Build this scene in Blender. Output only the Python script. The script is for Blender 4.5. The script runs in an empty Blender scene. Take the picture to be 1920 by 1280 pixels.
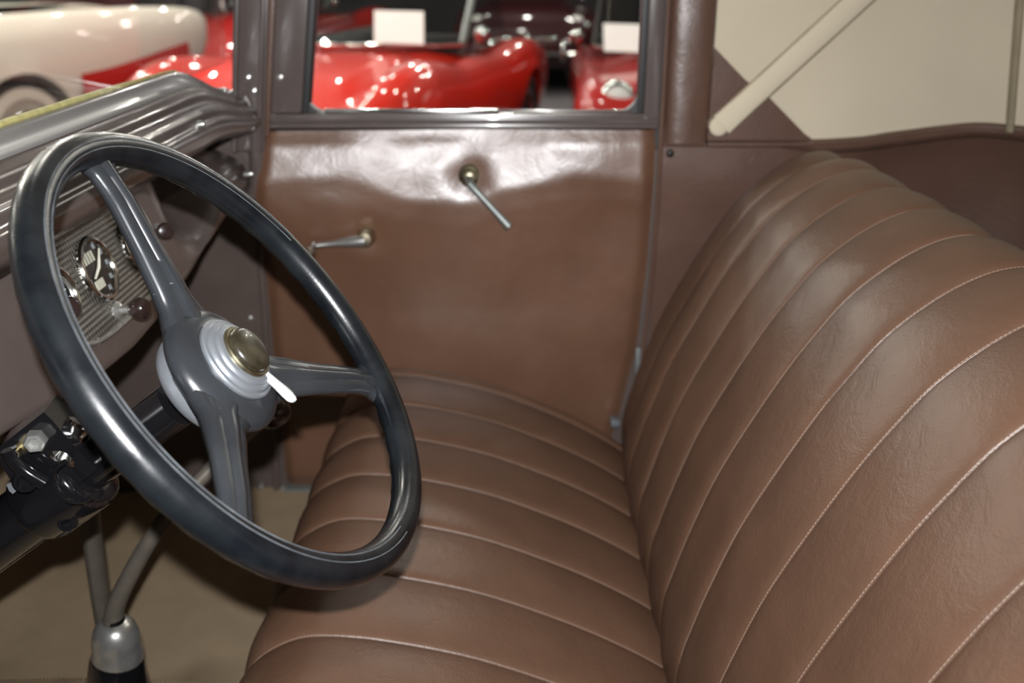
import bpy, bmesh, math, random
from mathutils import Vector, Matrix, noise
random.seed(7)
PI = math.pi
scn = bpy.context.scene
COL = scn.collection
# ------------------------------------------------------------------ camera
F = 1800.0
TH = math.atan(710.0 / F)
CZ = 1.5
cd = bpy.data.cameras.new('camera')
cam = bpy.data.objects.new('camera', cd)
COL.objects.link(cam)
cam.location = (0, 0, CZ)
cam.rotation_euler = (PI / 2 - TH, 0, 0)
cd.sensor_width = 36.0
cd.lens = F / 1920 * 36.0
cd.shift_x = 3.0 / 1920
cd.clip_start = 0.02
cd.clip_end = 100
cd.dof.use_dof = True
cd.dof.focus_distance = 0.86
cd.dof.aperture_fstop = 4.6
scn.camera = cam
# ------------------------------------------------------------------ colour
scn.view_settings.view_transform = 'Standard'
scn.view_settings.look = 'None'
scn.view_settings.gamma = 1
scn.view_settings.use_curve_mapping = False
scn.view_settings.exposure = 0.0
# ------------------------------------------------------------------ world
w = bpy.data.worlds.new('hall_ambience')
scn.world = w
w.use_nodes = True
w.node_tree.nodes['Background'].inputs['Color'].default_value = (1.0, 0.93, 0.84, 1)
w.node_tree.nodes['Background'].inputs['Strength'].default_value = 0.015
# ------------------------------------------------------------------ lamps
def area(name, loc, sx, sy, power, col, rot=(0, 0, 0)):
    l = bpy.data.lights.new(name, 'AREA')
    l.shape = 'RECTANGLE'; l.size = sx; l.size_y = sy; l.energy = power; l.color = col
    o = bpy.data.objects.new(name, l); COL.objects.link(o)
    o.location = loc; o.rotation_euler = rot
    return o
# pop-up flash of the photographer's camera
fl = area('camera_flash', (0.0, -0.01, CZ + 0.068), 0.016, 0.012, 12.6, (0.98, 0.985, 1.0), (PI / 2 - TH * 0.95, 0, 0))
fl.data.spread = math.radians(115)
# fluorescent fittings on the hall ceiling
TUBES = [(-3.4, 4.4), (-5.2, 5.4), (-3.2, 7.6), (-5.0, 9.6)]
for (x, y) in TUBES:
    area('ceiling_tube', (x, y, 3.9), 1.2, 0.10, 60.0, (1.0, 0.93, 0.82))
# rows of spotlights under the hall ceiling
for i in range(28):
    l = bpy.data.lights.new('hall_bulb', 'POINT')
    l.energy = 50.0; l.shadow_soft_size = 0.055; l.color = (1.0, 0.94, 0.86)
    o = bpy.data.objects.new('hall_bulb', l); COL.objects.link(o)
    o.location = (-6.0 + (i % 7) * 1.6 + random.uniform(-.4, .4), 3.2 + (i // 7) * 2.9 + random.uniform(-.6, .6), 3.15 + random.uniform(-.2, .2))

# ------------------------------------------------------------------ pixel helpers (1920 x 1280 frame)
def ray(px, py):
    a = (px - 957) / F; b = (640 - py) / F
    return Vector((a, math.cos(TH) + b * math.sin(TH), -math.sin(TH) + b * math.cos(TH)))
O = Vector((0, 0, CZ))
def onY(px, py, Y): d = ray(px, py); return O + d * (Y / d.y)
def onX(px, py, X): d = ray(px, py); return O + d * (X / d.x)
def onZ(px, py, Z): d = ray(px, py); return O + d * ((Z - CZ) / d.z)

# ------------------------------------------------------------------ materials
def mat(name, col, rough=0.5, metal=0.0, var=0.0, vscale=8.0, bump=0.0, bscale=200.0, coat=0.0, spec=0.5, col2=None, bkind='noise', rvar=0.0, stretch=None):
    m = bpy.data.materials.new(name); m.use_nodes = True
    nt = m.node_tree; N = nt.nodes; L = nt.links
    p = N['Principled BSDF']
    p.inputs['Base Color'].default_value = (*col, 1)
    p.inputs['Roughness'].default_value = rough
    p.inputs['Metallic'].default_value = metal
    p.inputs['Specular IOR Level'].default_value = spec
    p.inputs['Coat Weight'].default_value = coat
    p.inputs['Coat Roughness'].default_value = 0.06
    tc = N.new('ShaderNodeTexCoord')
    src = tc.outputs['Object']
    if stretch:
        mp = N.new('ShaderNodeMapping'); mp.inputs['Scale'].default_value = stretch
        L.new(src, mp.inputs['Vector']); src = mp.outputs['Vector']
    if var > 0 or col2 is not None or rvar > 0:
        n = N.new('ShaderNodeTexNoise'); n.inputs['Scale'].default_value = vscale; n.inputs['Detail'].default_value = 5
        L.new(src, n.inputs['Vector'])
        r = N.new('ShaderNodeValToRGB')
        r.color_ramp.elements[0].position = 0.35; r.color_ramp.elements[1].position = 0.68
        c2 = col2 if col2 else tuple(min(1, c * (1 + var)) for c in col)
        c1 = col if col2 else tuple(c * (1 - var) for c in col)
        r.color_ramp.elements[0].color = (*c1, 1); r.color_ramp.elements[1].color = (*c2, 1)
        L.new(n.outputs['Fac'], r.inputs['Fac']); L.new(r.outputs['Color'], p.inputs['Base Color'])
        if rvar > 0:
            mr = N.new('ShaderNodeMapRange'); mr.inputs['To Min'].default_value = max(.02, rough - rvar); mr.inputs['To Max'].default_value = min(1, rough + rvar)
            mr.inputs['From Min'].default_value = .3; mr.inputs['From Max'].default_value = .7
            L.new(n.outputs['Fac'], mr.inputs['Value']); L.new(mr.outputs['Result'], p.inputs['Roughness'])
    if bump > 0:
        if bkind == 'leather':
            a = N.new('ShaderNodeTexVoronoi'); a.inputs['Scale'].default_value = bscale; a.feature = 'SMOOTH_F1'
            L.new(src, a.inputs['Vector'])
            b2 = N.new('ShaderNodeTexNoise'); b2.inputs['Scale'].default_value = bscale * .12; b2.inputs['Detail'].default_value = 6; b2.inputs['Distortion'].default_value = 1.2
            L.new(src, b2.inputs['Vector'])
            ad = N.new('ShaderNodeMath'); ad.operation = 'MULTIPLY_ADD'; ad.inputs[1].default_value = 0.3
            L.new(a.outputs['Distance'], ad.inputs[0]); L.new(b2.outputs['Fac'], ad.inputs[2])
            h = ad.outputs[0]
        elif bkind == 'wave':
            a = N.new('ShaderNodeTexWave'); a.inputs['Scale'].default_value = bscale; a.bands_direction = 'X'
            L.new(src, a.inputs['Vector']); h = a.outputs['Fac']
        else:
            a = N.new('ShaderNodeTexNoise'); a.inputs['Scale'].default_value = bscale; a.inputs['Detail'].default_value = 4
            L.new(src, a.inputs['Vector']); h = a.outputs['Fac']
        bp = N.new('ShaderNodeBump'); bp.inputs['Strength'].default_value = bump; bp.inputs['Distance'].default_value = 0.002
        L.new(h, bp.inputs['Height']); L.new(bp.outputs['Normal'], p.inputs['Normal'])
    return m
def glass_mat(name, tint=(1, 1, 1), refl=1.0):
    m = bpy.data.materials.new(name); m.use_nodes = True
    nt = m.node_tree; N = nt.nodes; L = nt.links
    out = N['Material Output']; N.remove(N['Principled BSDF'])
    t = N.new('ShaderNodeBsdfTransparent'); t.inputs['Color'].default_value = (*tint, 1)
    g = N.new('ShaderNodeBsdfGlossy'); g.inputs['Roughness'].default_value = 0.02
    lw = N.new('ShaderNodeLayerWeight'); lw.inputs['Blend'].default_value = .5
    pw = N.new('ShaderNodeMath'); pw.operation = 'POWER'; pw.inputs[1].default_value = 5.0; L.new(lw.outputs['Facing'], pw.inputs[0])
    fr = N.new('ShaderNodeMath'); fr.operation = 'MULTIPLY_ADD'; fr.inputs[1].default_value = .96; fr.inputs[2].default_value = .04; L.new(pw.outputs[0], fr.inputs[0])
    mm = N.new('ShaderNodeMath'); mm.operation = 'MULTIPLY'; mm.inputs[1].default_value = refl
    mx = N.new('ShaderNodeMixShader')
    L.new(fr.outputs[0], mm.inputs[0]); L.new(mm.outputs[0], mx.inputs['Fac'])
    L.new(t.outputs[0], mx.inputs[1]); L.new(g.outputs[0], mx.inputs[2]); L.new(mx.outputs[0], out.inputs['Surface'])
    return m
M = {}
M['seat'] = mat('seat_leather', (.104, .055, .034), .42, var=.14, vscale=7, bump=.35, bscale=420, bkind='leather', spec=.4)
M['door'] = mat('door_leather', (.126, .062, .036), .36, var=.10, vscale=6, bump=.22, bscale=340, bkind='leather', spec=.9, rvar=.06)
M['quarter'] = mat('quarter_leather', (.100, .054, .038), .36, var=.08, vscale=9, bump=.3, bscale=380, bkind='leather', spec=.5)
M['thread'] = mat('stitch_thread', (.25, .18, .135), .7)
M['taupe'] = mat('taupe_enamel', (.088, .069, .063), .26, var=.05, vscale=30, coat=.3)
M['taupe_dull'] = mat('taupe_paint', (.088, .066, .058), .45, var=.06, vscale=20)
M['black_rubber'] = mat('wheel_hard_rubber', (.0035, .0045, .006), .27, col2=(.009, .011, .013), vscale=26, bump=.05, bscale=500, rvar=.05)
M['grey_rubber'] = mat('worn_rubber', (.017, .019, .022), .27, col2=(.027, .030, .034), vscale=14, rvar=.04)
M['wear'] = mat('worn_edge', (.10, .11, .12), .45, var=.3, vscale=60)
M['alu'] = mat('pale_alloy', (.20, .215, .235), .38, metal=.45, var=.08, vscale=30)
M['chrome'] = mat('chrome', (.62, .62, .60), .14, metal=1.0)
M['nickel'] = mat('aged_nickel', (.46, .46, .44), .28, metal=.8, var=.12, vscale=60)
M['brass'] = mat('tarnished_brass', (.40, .36, .25), .32, metal=1.0, var=.25, vscale=90)
M['olive'] = mat('olive_glass_cap', (.030, .025, .015), .3, coat=.25, var=.5, vscale=70)
M['white_plastic'] = mat('ivory_lever', (.52, .54, .56), .35)
M['black_enamel'] = mat('black_enamel', (.005, .005, .006), .12, coat=.6, bump=.03, bscale=60)
M['black_matte'] = mat('black_matte', (.010, .009, .009), .6)
M['dark_brown'] = mat('dark_brown_bakelite', (.022, .013, .012), .22, coat=.3)
M['carpet'] = mat('tan_carpet', (.33, .248, .16), .95, var=.06, vscale=18, bump=.6, bscale=60, bkind='wave', spec=.1)
M['firewall'] = mat('firewall_felt', (.022, .016, .014), .9, var=.2, vscale=20)
M['canvas'] = mat('cream_canvas', (.56, .49, .37), .85, var=.035, vscale=5, bump=.15, bscale=700, spec=.15)
M['canvas_edge'] = mat('canvas_binding', (.30, .25, .17), .85, var=.1, vscale=20, spec=.15)
M['gasket'] = mat('yellow_gasket', (.55, .50, .20), .6, var=.2, vscale=60)
M['rubber'] = mat('window_rubber', (.014, .014, .015), .5)
M['rod'] = mat('brown_grey_steel', (.115, .10, .082), .45, metal=.3, var=.1, vscale=40)
M['steel'] = mat('grey_steel', (.22, .24, .23), .42, metal=.5, var=.08, vscale=60)
M['dial'] = mat('dial_black', (.008, .008, .009), .4)
M['ivory'] = mat('ivory_print', (.72, .70, .60), .5)
M['glass'] = glass_mat('clear_glass', (.97, .98, .97), .8)
M['paint_red'] = mat('red_car_paint', (.70, .020, .006), .45, coat=1.0, spec=.15)
M['paint_crimson'] = mat('crimson_car_paint', (.42, .016, .014), .45, coat=1.0, spec=.15)
M['paint_white'] = mat('white_car_paint', (.74, .69, .60), .45, coat=1.0, spec=.15)
M['paint_maroon'] = mat('maroon_car_paint', (.030, .006, .007), .45, coat=1.0, spec=.15)
M['car_glass'] = glass_mat('car_glass', (.75, .80, .78), 1.0)
M['tyre'] = mat('tyre_rubber', (.012, .012, .012), .7)
M['whitewall'] = mat('whitewall', (.62, .58, .50), .6)
M['car_interior'] = mat('car_interior_black', (.012, .011, .011), .7)
M['paper'] = mat('paper_card', (.86, .84, .82), .7)
M['hall_carpet'] = mat('hall_carpet', (.150, .140, .148), .95, var=.1, vscale=3, bump=.2, bscale=60, spec=.1)
# waffle-embossed plate of the instrument panel
def waffle():
    m = mat('engine_turned_plate', (.23, .22, .20), .38, metal=.8)
    nt = m.node_tree; N = nt.nodes; L = nt.links; p = N['Principled BSDF']
    tc = N.new('ShaderNodeTexCoord'); sx = N.new('ShaderNodeSeparateXYZ'); L.new(tc.outputs['Object'], sx.inputs[0])
    hs = []
    for ax in ('Y', 'Z'):
        ml = N.new('ShaderNodeMath'); ml.operation = 'MULTIPLY'; ml.inputs[1].default_value = 2 * PI / .0058
        L.new(sx.outputs[ax], ml.inputs[0])
        sn = N.new('ShaderNodeMath'); sn.operation = 'SINE'; L.new(ml.outputs[0], sn.inputs[0]); hs.append(sn.outputs[0])
    ad = N.new('ShaderNodeMath'); ad.operation = 'ADD'; L.new(hs[0], ad.inputs[0]); L.new(hs[1], ad.inputs[1])
    bp = N.new('ShaderNodeBump'); bp.inputs['Strength'].default_value = .55; bp.inputs['Distance'].default_value = .001
    L.new(ad.outputs[0], bp.inputs['Height']); L.new(bp.outputs['Normal'], p.inputs['Normal'])
    return m
M['waffle'] = waffle()

# ------------------------------------------------------------------ object helpers
WLOC = {}
def link(name, data, loc, parent):
    o = bpy.data.objects.new(name, data); COL.objects.link(o)
    loc = Vector(loc)
    if parent is not None:
        o.parent = parent; o.location = loc - WLOC[parent.name]
    else:
        o.location = loc
    WLOC[o.name] = loc
    return o
def obj(name, verts, faces, m, parent=None, smooth=True, label=None, sharp=None):
    """one mesh object from world-space vertices; its origin sits at the centre of its box"""
    vs = [Vector(v) for v in verts]
    lo = Vector([min(v[i] for v in vs) for i in range(3)]); hi = Vector([max(v[i] for v in vs) for i in range(3)])
    c = (lo + hi) / 2
    me = bpy.data.meshes.new(name)
    me.from_pydata([tuple(v - c) for v in vs], [], faces)
    bm = bmesh.new(); bm.from_mesh(me); bmesh.ops.recalc_face_normals(bm, faces=bm.faces); bm.to_mesh(me); bm.free()
    if smooth:
        me.polygons.foreach_set('use_smooth', [True] * len(me.polygons))
        if sharp is not None:
            me.set_sharp_from_angle(angle=math.radians(sharp))
    me.materials.append(M[m] if isinstance(m, str) else m)
    o = link(name, me, c, parent)
    if label: o['label'] = label
    return o
def thing(name, label, cat, loc, group=None):
    o = link(name, None, loc, None)
    o.empty_display_size = .05
    o['label'] = label; o['category'] = cat
    if group: o['group'] = group
    return o
def tag(o, label, cat, group=None):
    o['label'] = label; o['category'] = cat
    if group: o['group'] = group
    return o
def struct(o, label=None):
    o['kind'] = 'structure'
    if label: o['label'] = label
    return o
class G:
    """geometry collector"""
    def __init__(s): s.v = []; s.f = []
    def add(s, vs, fs):
        b = len(s.v); s.v += [Vector(v) for v in vs]; s.f += [tuple(i + b for i in f) for f in fs]; return s
    def grid(s, rows, closed_u=False, closed_v=False):
        nu = len(rows); nv = len(rows[0]); vs = [p for r in rows for p in r]; fs = []
        for i in range(nu if closed_u else nu - 1):
            for j in range(nv if closed_v else nv - 1):
                a = i * nv + j; b = i * nv + (j + 1) % nv; c = ((i + 1) % nu) * nv + (j + 1) % nv; d = ((i + 1) % nu) * nv + j
                fs.append((a, b, c, d))
        return s.add(vs, fs)
    def loft(s, rings, cap=True):
        n = len(rings[0]); b = len(s.v); s.grid(rings, closed_v=True)
        if cap:
            s.f.append(tuple(b + i for i in range(n))); s.f.append(tuple(b + (len(rings) - 1) * n + i for i in range(n)))
        return s
    def box(s, lo, hi, bev=0.0, M4=None):
        bm = bmesh.new(); bmesh.ops.create_cube(bm, size=1)
        for v in bm.verts:
            v.co = Vector([lo[i] + (v.co[i] + .5) * (hi[i] - lo[i]) for i in range(3)])
        if bev > 0:
            bmesh.ops.bevel(bm, geom=list(bm.edges), offset=bev, segments=2, affect='EDGES', profile=.6)
        bm.verts.index_update()
        vs = [(M4 @ v.co if M4 else v.co.copy()) for v in bm.verts]; fs = [tuple(v.index for v in f.verts) for f in bm.faces]
        bm.free(); return s.add(vs, fs)
    def tube(s, path, rad, n=12, cap=True, flat=None):
        pts = [Vector(p) for p in path]; rings = []
        if not isinstance(rad, (list, tuple)): rad = [rad] * len(pts)
        up = Vector((0, 0, 1)); t0 = (pts[1] - pts[0]).normalized()
        if abs(t0.dot(up)) > .95: up = Vector((1, 0, 0))
        a = up.cross(t0).normalized()
        for i, p in enumerate(pts):
            t = (pts[min(i + 1, len(pts) - 1)] - pts[max(i - 1, 0)]).normalized()
            a = (a - t * a.dot(t)).normalized(); b = t.cross(a)
            rings.append([p + (a * math.cos(k * 2 * PI / n) + b * math.sin(k * 2 * PI / n) * (flat or 1)) * rad[i] for k in range(n)])
        return s.loft(rings, cap)
    def lathe(s, prof, origin, axis, n=32, u=None):
        ax = Vector(axis).normalized(); o = Vector(origin)
        if u is None:
            u = Vector((0, 1, 0)).cross(ax)
            if u.length < .1: u = Vector((1, 0, 0)).cross(ax)
        u = Vector(u).normalized(); v = ax.cross(u)
        rings = [[o + ax * h + (u * math.cos(k * 2 * PI / n) + v * math.sin(k * 2 * PI / n)) * max(r, 1e-5) for k in range(n)] for r, h in prof]
        return s.loft(rings, True)
    def obj(s, name, m, parent=None, smooth=True, label=None, sharp=40):
        return obj(name, s.v, s.f, m, parent, smooth, label, sharp)
def spline(pts, n):
    """Catmull-Rom through points of any dimension"""
    P = [Vector(p) for p in pts]; P = [P[0] * 2 - P[1]] + P + [P[-1] * 2 - P[-2]]; out = []
    segs = len(P) - 3
    for k in range(n):
        t = k / (n - 1) * segs; i = min(int(t), segs - 1); t -= i
        a, b, c, d = P[i:i + 4]
        out.append(0.5 * ((2 * b) + (c - a) * t + (2 * a - 5 * b + 4 * c - d) * t * t + (3 * b - a - 3 * c + d) * t ** 3))
    return out
def lerp(xs, ys, x):
    if x <= xs[0]: return ys[0]
    for i in range(len(xs) - 1):
        if x <= xs[i + 1]:
            t = (x - xs[i]) / (xs[i + 1] - xs[i]); return ys[i] + (ys[i + 1] - ys[i]) * t
    return ys[-1]
def smooth(t): t = max(0, min(1, t)); return t * t * (3 - 2 * t)

# ================================================================== THE SETTING
g = G(); g.box((-14, -5, -.1), (12, 20, 0)); o = g.obj('museum_floor', 'hall_carpet', smooth=False); struct(o, 'grey carpeted floor of the museum hall')
g = G(); g.box((-14, 20, 0), (12, 20.2, 4.2)); o = g.obj('wall_back', mat('hall_wall', (.06, .055, .06), .9), smooth=False); struct(o)
g = G(); g.box((-14, -5, 4.1), (12, 20, 4.2)); o = g.obj('ceiling', mat('hall_ceiling', (.02, .02, .02), .9), smooth=False); struct(o)

# ---- cabin floor
FZ = .507
g = G(); rows = []
for i in range(30):
    X = -1.12 + i * (1.55 / 29)
    row = []
    for j in range(20):
        Y = .34 + j * (1.37 / 19)
        z = FZ + .34 * smooth((-.80 - X) / .34) + .085 * math.exp(-((Y - 1.0) / .10) ** 4) * smooth((-.36 - X) / .10) + .003 * noise.noise(Vector((X * 6, Y * 6, 0)))
        row.append((X, Y, z))
    rows.append(row)
g.grid(rows); o = g.obj('floor', 'carpet', smooth=True); struct(o, 'tan ribbed carpet on the car floor')
g = G(); g.box((-1.16, .34, .5), (-1.12, 1.72, 1.20)); struct(g.obj('wall_firewall', 'firewall', smooth=False))
# ---- cowl side (kick panel)
def doorY(z):
    return lerp([.50, .70, .90, 1.03, 1.09, 1.13, 1.19, 1.235, 1.6], [1.705, 1.70, 1.684, 1.668, 1.659, 1.657, 1.667, 1.678, 1.678], z)
g = G(); rows = []
for i in range(12):
    X = -1.12 + i * (.665 / 11)
    rows.append([(X, doorY(min(z, 1.1)) + .012 - (.10 * smooth((-.6 - X) / .5)), z) for z in [.5 + k * (.71 + .09 * smooth((X + .64) / .1)) / 14 for k in range(15)]])
g.grid(rows); kick = g.obj('wall_kick', 'taupe_dull'); struct(kick, 'taupe painted kick panel under the dashboard')
for (px, py) in [(480, 595), (499, 910), (470, 760)]:
    P = onY(px, py, 1.70); g = G(); g.lathe([(0, -.008), (.005, -.006), (.005, .006)], (P.x - .01, P.y, P.z), (0, 1, 0), 12); g.obj('screw', 'nickel', kick)
g = G(); g.tube([onY(487, 420, 1.676), onY(491, 520, 1.684), onY(499, 640, 1.69), onY(512, 790, 1.698), onY(520, 935, 1.70)], .006, 8)
g.obj('welt', 'taupe_dull', kick)

g = G(); rows = []
for i in range(12):
    X = -.492 - i * .65 / 11
    rows.append([(X, Y, 1.322 - .18 * abs((Y - 1.0) / .66) ** 2.2 - .06 * (-.492 - X)) for Y in [.34 + k * 1.37 / 24 for k in range(25)]])
g.grid(rows); struct(g.obj('wall_cowl', 'taupe'), 'painted cowl outside the windscreen')
# ---- passenger door: leather covered panel
def edgeF(z): return lerp([.5, .87, 1.0, 1.136, 1.235], [-.458, -.452, -.448, -.441, -.424], z)
def edgeR(z): return lerp([.5, .68, .81, .99, 1.235], [.175, .217, .240, .250, .252], z)
rows = []
NX, NZ = 90, 84
for k in range(NZ):
    z = .512 + (1.232 - .512) * k / (NZ - 1)
    a, b = edgeF(z), edgeR(z); row = []
    for i in range(NX):
        u = i / (NX - 1); X = a + (b - a) * u
        lump = .0045 * noise.noise(Vector((X * 5.5, z * 7, 1.3))) + .0013 * noise.noise(Vector((X * 15 + z * 6, z * 22, 4.1))) * smooth((z - .95) / .2) + .0004 * noise.noise(Vector((X * 60, z * 50, 2.2)))
        # leather pulled in around crank and handle
        for (hx, hz, hr) in ((-.073, 1.155, .030), (-.254, 1.049, .024)):
            d = math.hypot(X - hx, z - hz); lump += .009 * math.exp(-(d / hr) ** 2)
        # bulge across the width so that the upper part faces the viewer
        ed = min(u, 1 - u) * 2
        roll = .012 * (1 - smooth(ed / .06)) - .14 * min(0, X - .02) ** 2 * smooth((z - .95) / .15)
        et = .008 * (1 - smooth((z - .512) / .03))
        zz = z + (.030 * noise.noise(Vector((X * 4.2, 7.7, 0))) + .012 * noise.noise(Vector((X * 11, z * 9, 3))) + .030 * math.exp(-((X + .14) / .12) ** 2) - .020 - .020 * smooth((X - .0) / .2)) * smooth((z - .93) / .1) * smooth((1.232 - z) / .03)
        k_ = 1 - .35 * smooth((X + .02) / .2)
        yb = doorY(zz); yb = 1.657 + (yb - 1.657) * k_ if z > 1.13 else yb
        row.append((X, yb + lump + roll + et, z))
    rows.append(row)
g = G(); g.grid(rows)
door = g.obj('door_1', 'door'); struct(door, 'passenger door covered in wrinkled glossy brown leather')
g = G(); g.box((-.52, 1.722, .45), (.30, 1.735, 1.235)); g.obj('door_skin', 'taupe_dull', door, smooth=False)
g = G(); g.box((.250, 1.675, 1.20), (.268, 1.73, 1.80)); g.obj('door_jamb', 'rubber', door, smooth=False)
# door frame rails round the window
YF = 1.652
def rail(name, lo, hi, bev, m, par):
    g = G(); g.box(lo, hi, bev); return g.obj(name, m, par, sharp=50)
fr = rail('window_rail', (-.422, 1.655, 1.236), (.254, 1.70, 1.262), .005, 'taupe', door)
rail('ridge', (-.418, 1.648, 1.238), (.250, 1.660, 1.2455), .003, 'taupe', fr)
rail('ridge', (-.418, 1.651, 1.2495), (.250, 1.660, 1.2555), .0025, 'taupe', fr)
st = G(); st.box((-.402, 1.654, 1.262), (-.342, 1.70, 1.80), .005)
# the front stile leans back with the windscreen
st.v = [Vector((v.x + (v.z - 1.262) * .14 - .012, v.y, v.z)) for v in st.v]
st = st.obj('window_stile', 'taupe', door, sharp=50)
gg = G(); gg.box((-.345, 1.664, 1.262), (-.333, 1.70, 1.80), .002); gg.v = [Vector((v.x + (v.z - 1.262) * .14 - .012, v.y, v.z)) for v in gg.v]; gg.obj('rubber_channel', 'rubber', st)
P = onY(525, 145, 1.654); gg = G(); gg.lathe([(0, -.005), (.005, -.004), (.0055, .004)], P, (0, 1, 0), 12); gg.obj('screw', 'nickel', st)
st = rail('window_stile', (.226, 1.654, 1.250), (.252, 1.70, 1.80), .005, 'taupe', door)
rail('rubber_channel', (.217, 1.664, 1.262), (.227, 1.70, 1.80), .002, 'rubber', st)
# rounded corner fillets of the window opening
for (cx, sgn) in ((-.350, 1), (.218, -1)):
    g = G(); R = .034; vs = []; n = 8
    arc = [(cx + sgn * (R - R * math.cos(a)), 1.262 + R - R * math.sin(a)) for a in [k * PI / 2 / n for k in range(n + 1)]]
    poly = [(cx, 1.262)] + [(x, z) for x, z in arc]
    g.add([(x, 1.672, z) for x, z in poly] + [(x, 1.695, z) for x, z in poly],
          [tuple(range(len(poly))), tuple(range(len(poly), 2 * len(poly)))] + [(i, (i + 1) % len(poly), len(poly) + (i + 1) % len(poly), len(poly) + i) for i in range(len(poly))])
    g.obj('corner_fillet', 'rubber', door, smooth=False)
g = G(); g.box((-.318, 1.668, 1.262), (-.02, 1.680, 1.2675), .002); g.obj('chrome_strip', 'chrome', door, label='chrome strip along the bottom of the door window')
g = G(); g.box((-.02, 1.668, 1.262), (.205, 1.680, 1.2655), .0015); g.obj('glass_channel', 'taupe', door)
g = G(); g.box((-.352, 1.684, 1.258), (.226, 1.688, 1.80)); g.v = [Vector((v.x + (max(0, v.z - 1.262) * .14 if v.x < 0 else 0), v.y, v.z)) for v in g.v]; g.obj('window_pane', 'glass', door, smooth=False)
g = G(); g.box((-.46, 1.690, .500), (-.19, 1.715, .513), .003); g.obj('sill_trim', 'steel', door, label='pale metal strip under the door')
P = onY(530, 915, 1.695); g = G(); g.lathe([(0, -.006), (.006, -.004), (.006, .006)], P, (0, 1, 0), 12); g.obj('screw', 'nickel', door)
g = G(); P = onY(1196, 676, 1.672); g.box((P.x - .005, 1.668, P.z - .027), (P.x + .005, 1.676, P.z + .027), .002); g.obj('latch_plate', 'steel', door, label='slim steel plate on the rear edge of the door')
g = G(); P = onY(1154, 795, 1.665); g.box((P.x - .009, 1.664, P.z - .007), (P.x + .009, 1.690, P.z + .007), .003); g.obj('striker', 'alu', door)
# window crank
cr = onY(688, 440, 1.672); ck = onY(583, 470, 1.635)
g = G(); g.lathe([(0.024, .014), (.024, .006), (.020, .002), (.017, -.014), (.016, -.028), (.012, -.036), (0, -.038)], cr, (0, 1, 0), 28)
crank = g.obj('window_crank', 'brass', door, label='nickel and brass window winder handle')
p0 = Vector((cr.x, cr.y - .028, cr.z - .002)); p1 = Vector((ck.x + .010, ck.y, ck.z + .010))
g = G(); pts = [p0.lerp(p1, k / 10) for k in range(11)]; g.tube(pts, [.0145 - .0085 * smooth(k / 8) for k in range(11)], 12, flat=.8); g.obj('crank_arm', 'nickel', crank)
g = G(); kn = Vector((ck.x, ck.y - .012, ck.z)); g.lathe([(0, .024), (.007, .024), (.0065, .012), (.009, .007), (.0125, 0), (.0125, -.006), (.0095, -.013), (.004, -.017), (0, -.0175)], kn, (.15, 1, .35), 20); g.obj('crank_knob', 'chrome', crank)
# door handle
hc = onY(880, 332, 1.668); ht = onY(955, 425, 1.610)
g = G(); g.lathe([(.0225, .010), (.0225, .002), (.019, -.002), (.0165, -.003), (.0155, -.012), (.011, -.016), (0, -.017)], hc, (0, 1, 0), 28)
handle = g.obj('door_handle', 'brass', door, label='inside door handle with a pale grey lever')
g = G(); pts = [Vector((hc.x, hc.y - .010, hc.z)), Vector((hc.x + .002, hc.y - .030, hc.z - .003))] + [Vector((hc.x + .004, hc.y - .040, hc.z - .005)).lerp(ht, k / 8) for k in range(9)]
g.tube(pts, [.0075, .0075] + [.0068 - .0016 * math.sin(k / 8 * PI) + .0008 * k / 8 for k in range(9)], 12); g.obj('lever', 'steel', handle)

# ---- pillars
tp = G(); tp.box((-.470, 1.640, 1.20), (-.412, 1.715, 1.80), .006); tp.v = [Vector((v.x + (v.z - 1.262) * .12, v.y, v.z)) for v in tp.v]
trA = tp.obj('trim_1', 'taupe', sharp=50); struct(trA, 'taupe windscreen pillar with screws')
for dx, wd in ((-.466, .008), (-.424, .008)):
    g = G(); g.box((dx, 1.632, 1.20), (dx + wd, 1.645, 1.80), .003); g.v = [Vector((v.x + (v.z - 1.262) * .12, v.y, v.z)) for v in g.v]; g.obj('rib', 'taupe', trA, sharp=50)
for (px, py) in [(465, 145), (476, 170)]:
    P = onY(px, py, 1.640); g = G(); g.lathe([(0, -.006), (.005, -.004), (.0055, .006)], P, (0, 1, 0), 12); g.obj('screw', 'nickel', trA)
g = G(); g.box((-.415, 1.645, 1.225), (-.405, 1.70, 1.80), .002); g.v = [Vector((v.x + (v.z - 1.262) * .13, v.y, v.z)) for v in g.v]; g.obj('door_gap_bead', 'quarter', trA)
# lock pillar, padded and leather covered
rows = []
for k in range(30):
    z = 1.212 + k * .60 / 29; row = []
    for i in range(17):
        u = i / 16; X = .262 + .077 * u
        row.append((X, 1.664 - .016 * math.sin(PI * u) ** .35 + .0025 * noise.noise(Vector((X * 30, z * 14, 0))), z))
    row.append((.339, 1.70, z)); row.insert(0, (.262, 1.70, z)); rows.append(row)
g = G(); g.grid(rows); trB = g.obj('trim_2', 'quarter'); struct(trB, 'brown leather covered pillar behind the door window')
g = G(); pts = [(.257, 1.652, 1.80), (.257, 1.652, 1.25), (.2575, 1.655, 1.10), (.256, 1.668, .95), (.250, 1.676, .82), (.236, 1.684, .70)]
g.tube(spline(pts, 24), .0045, 8); g.obj('welt', 'quarter', trB)

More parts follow.
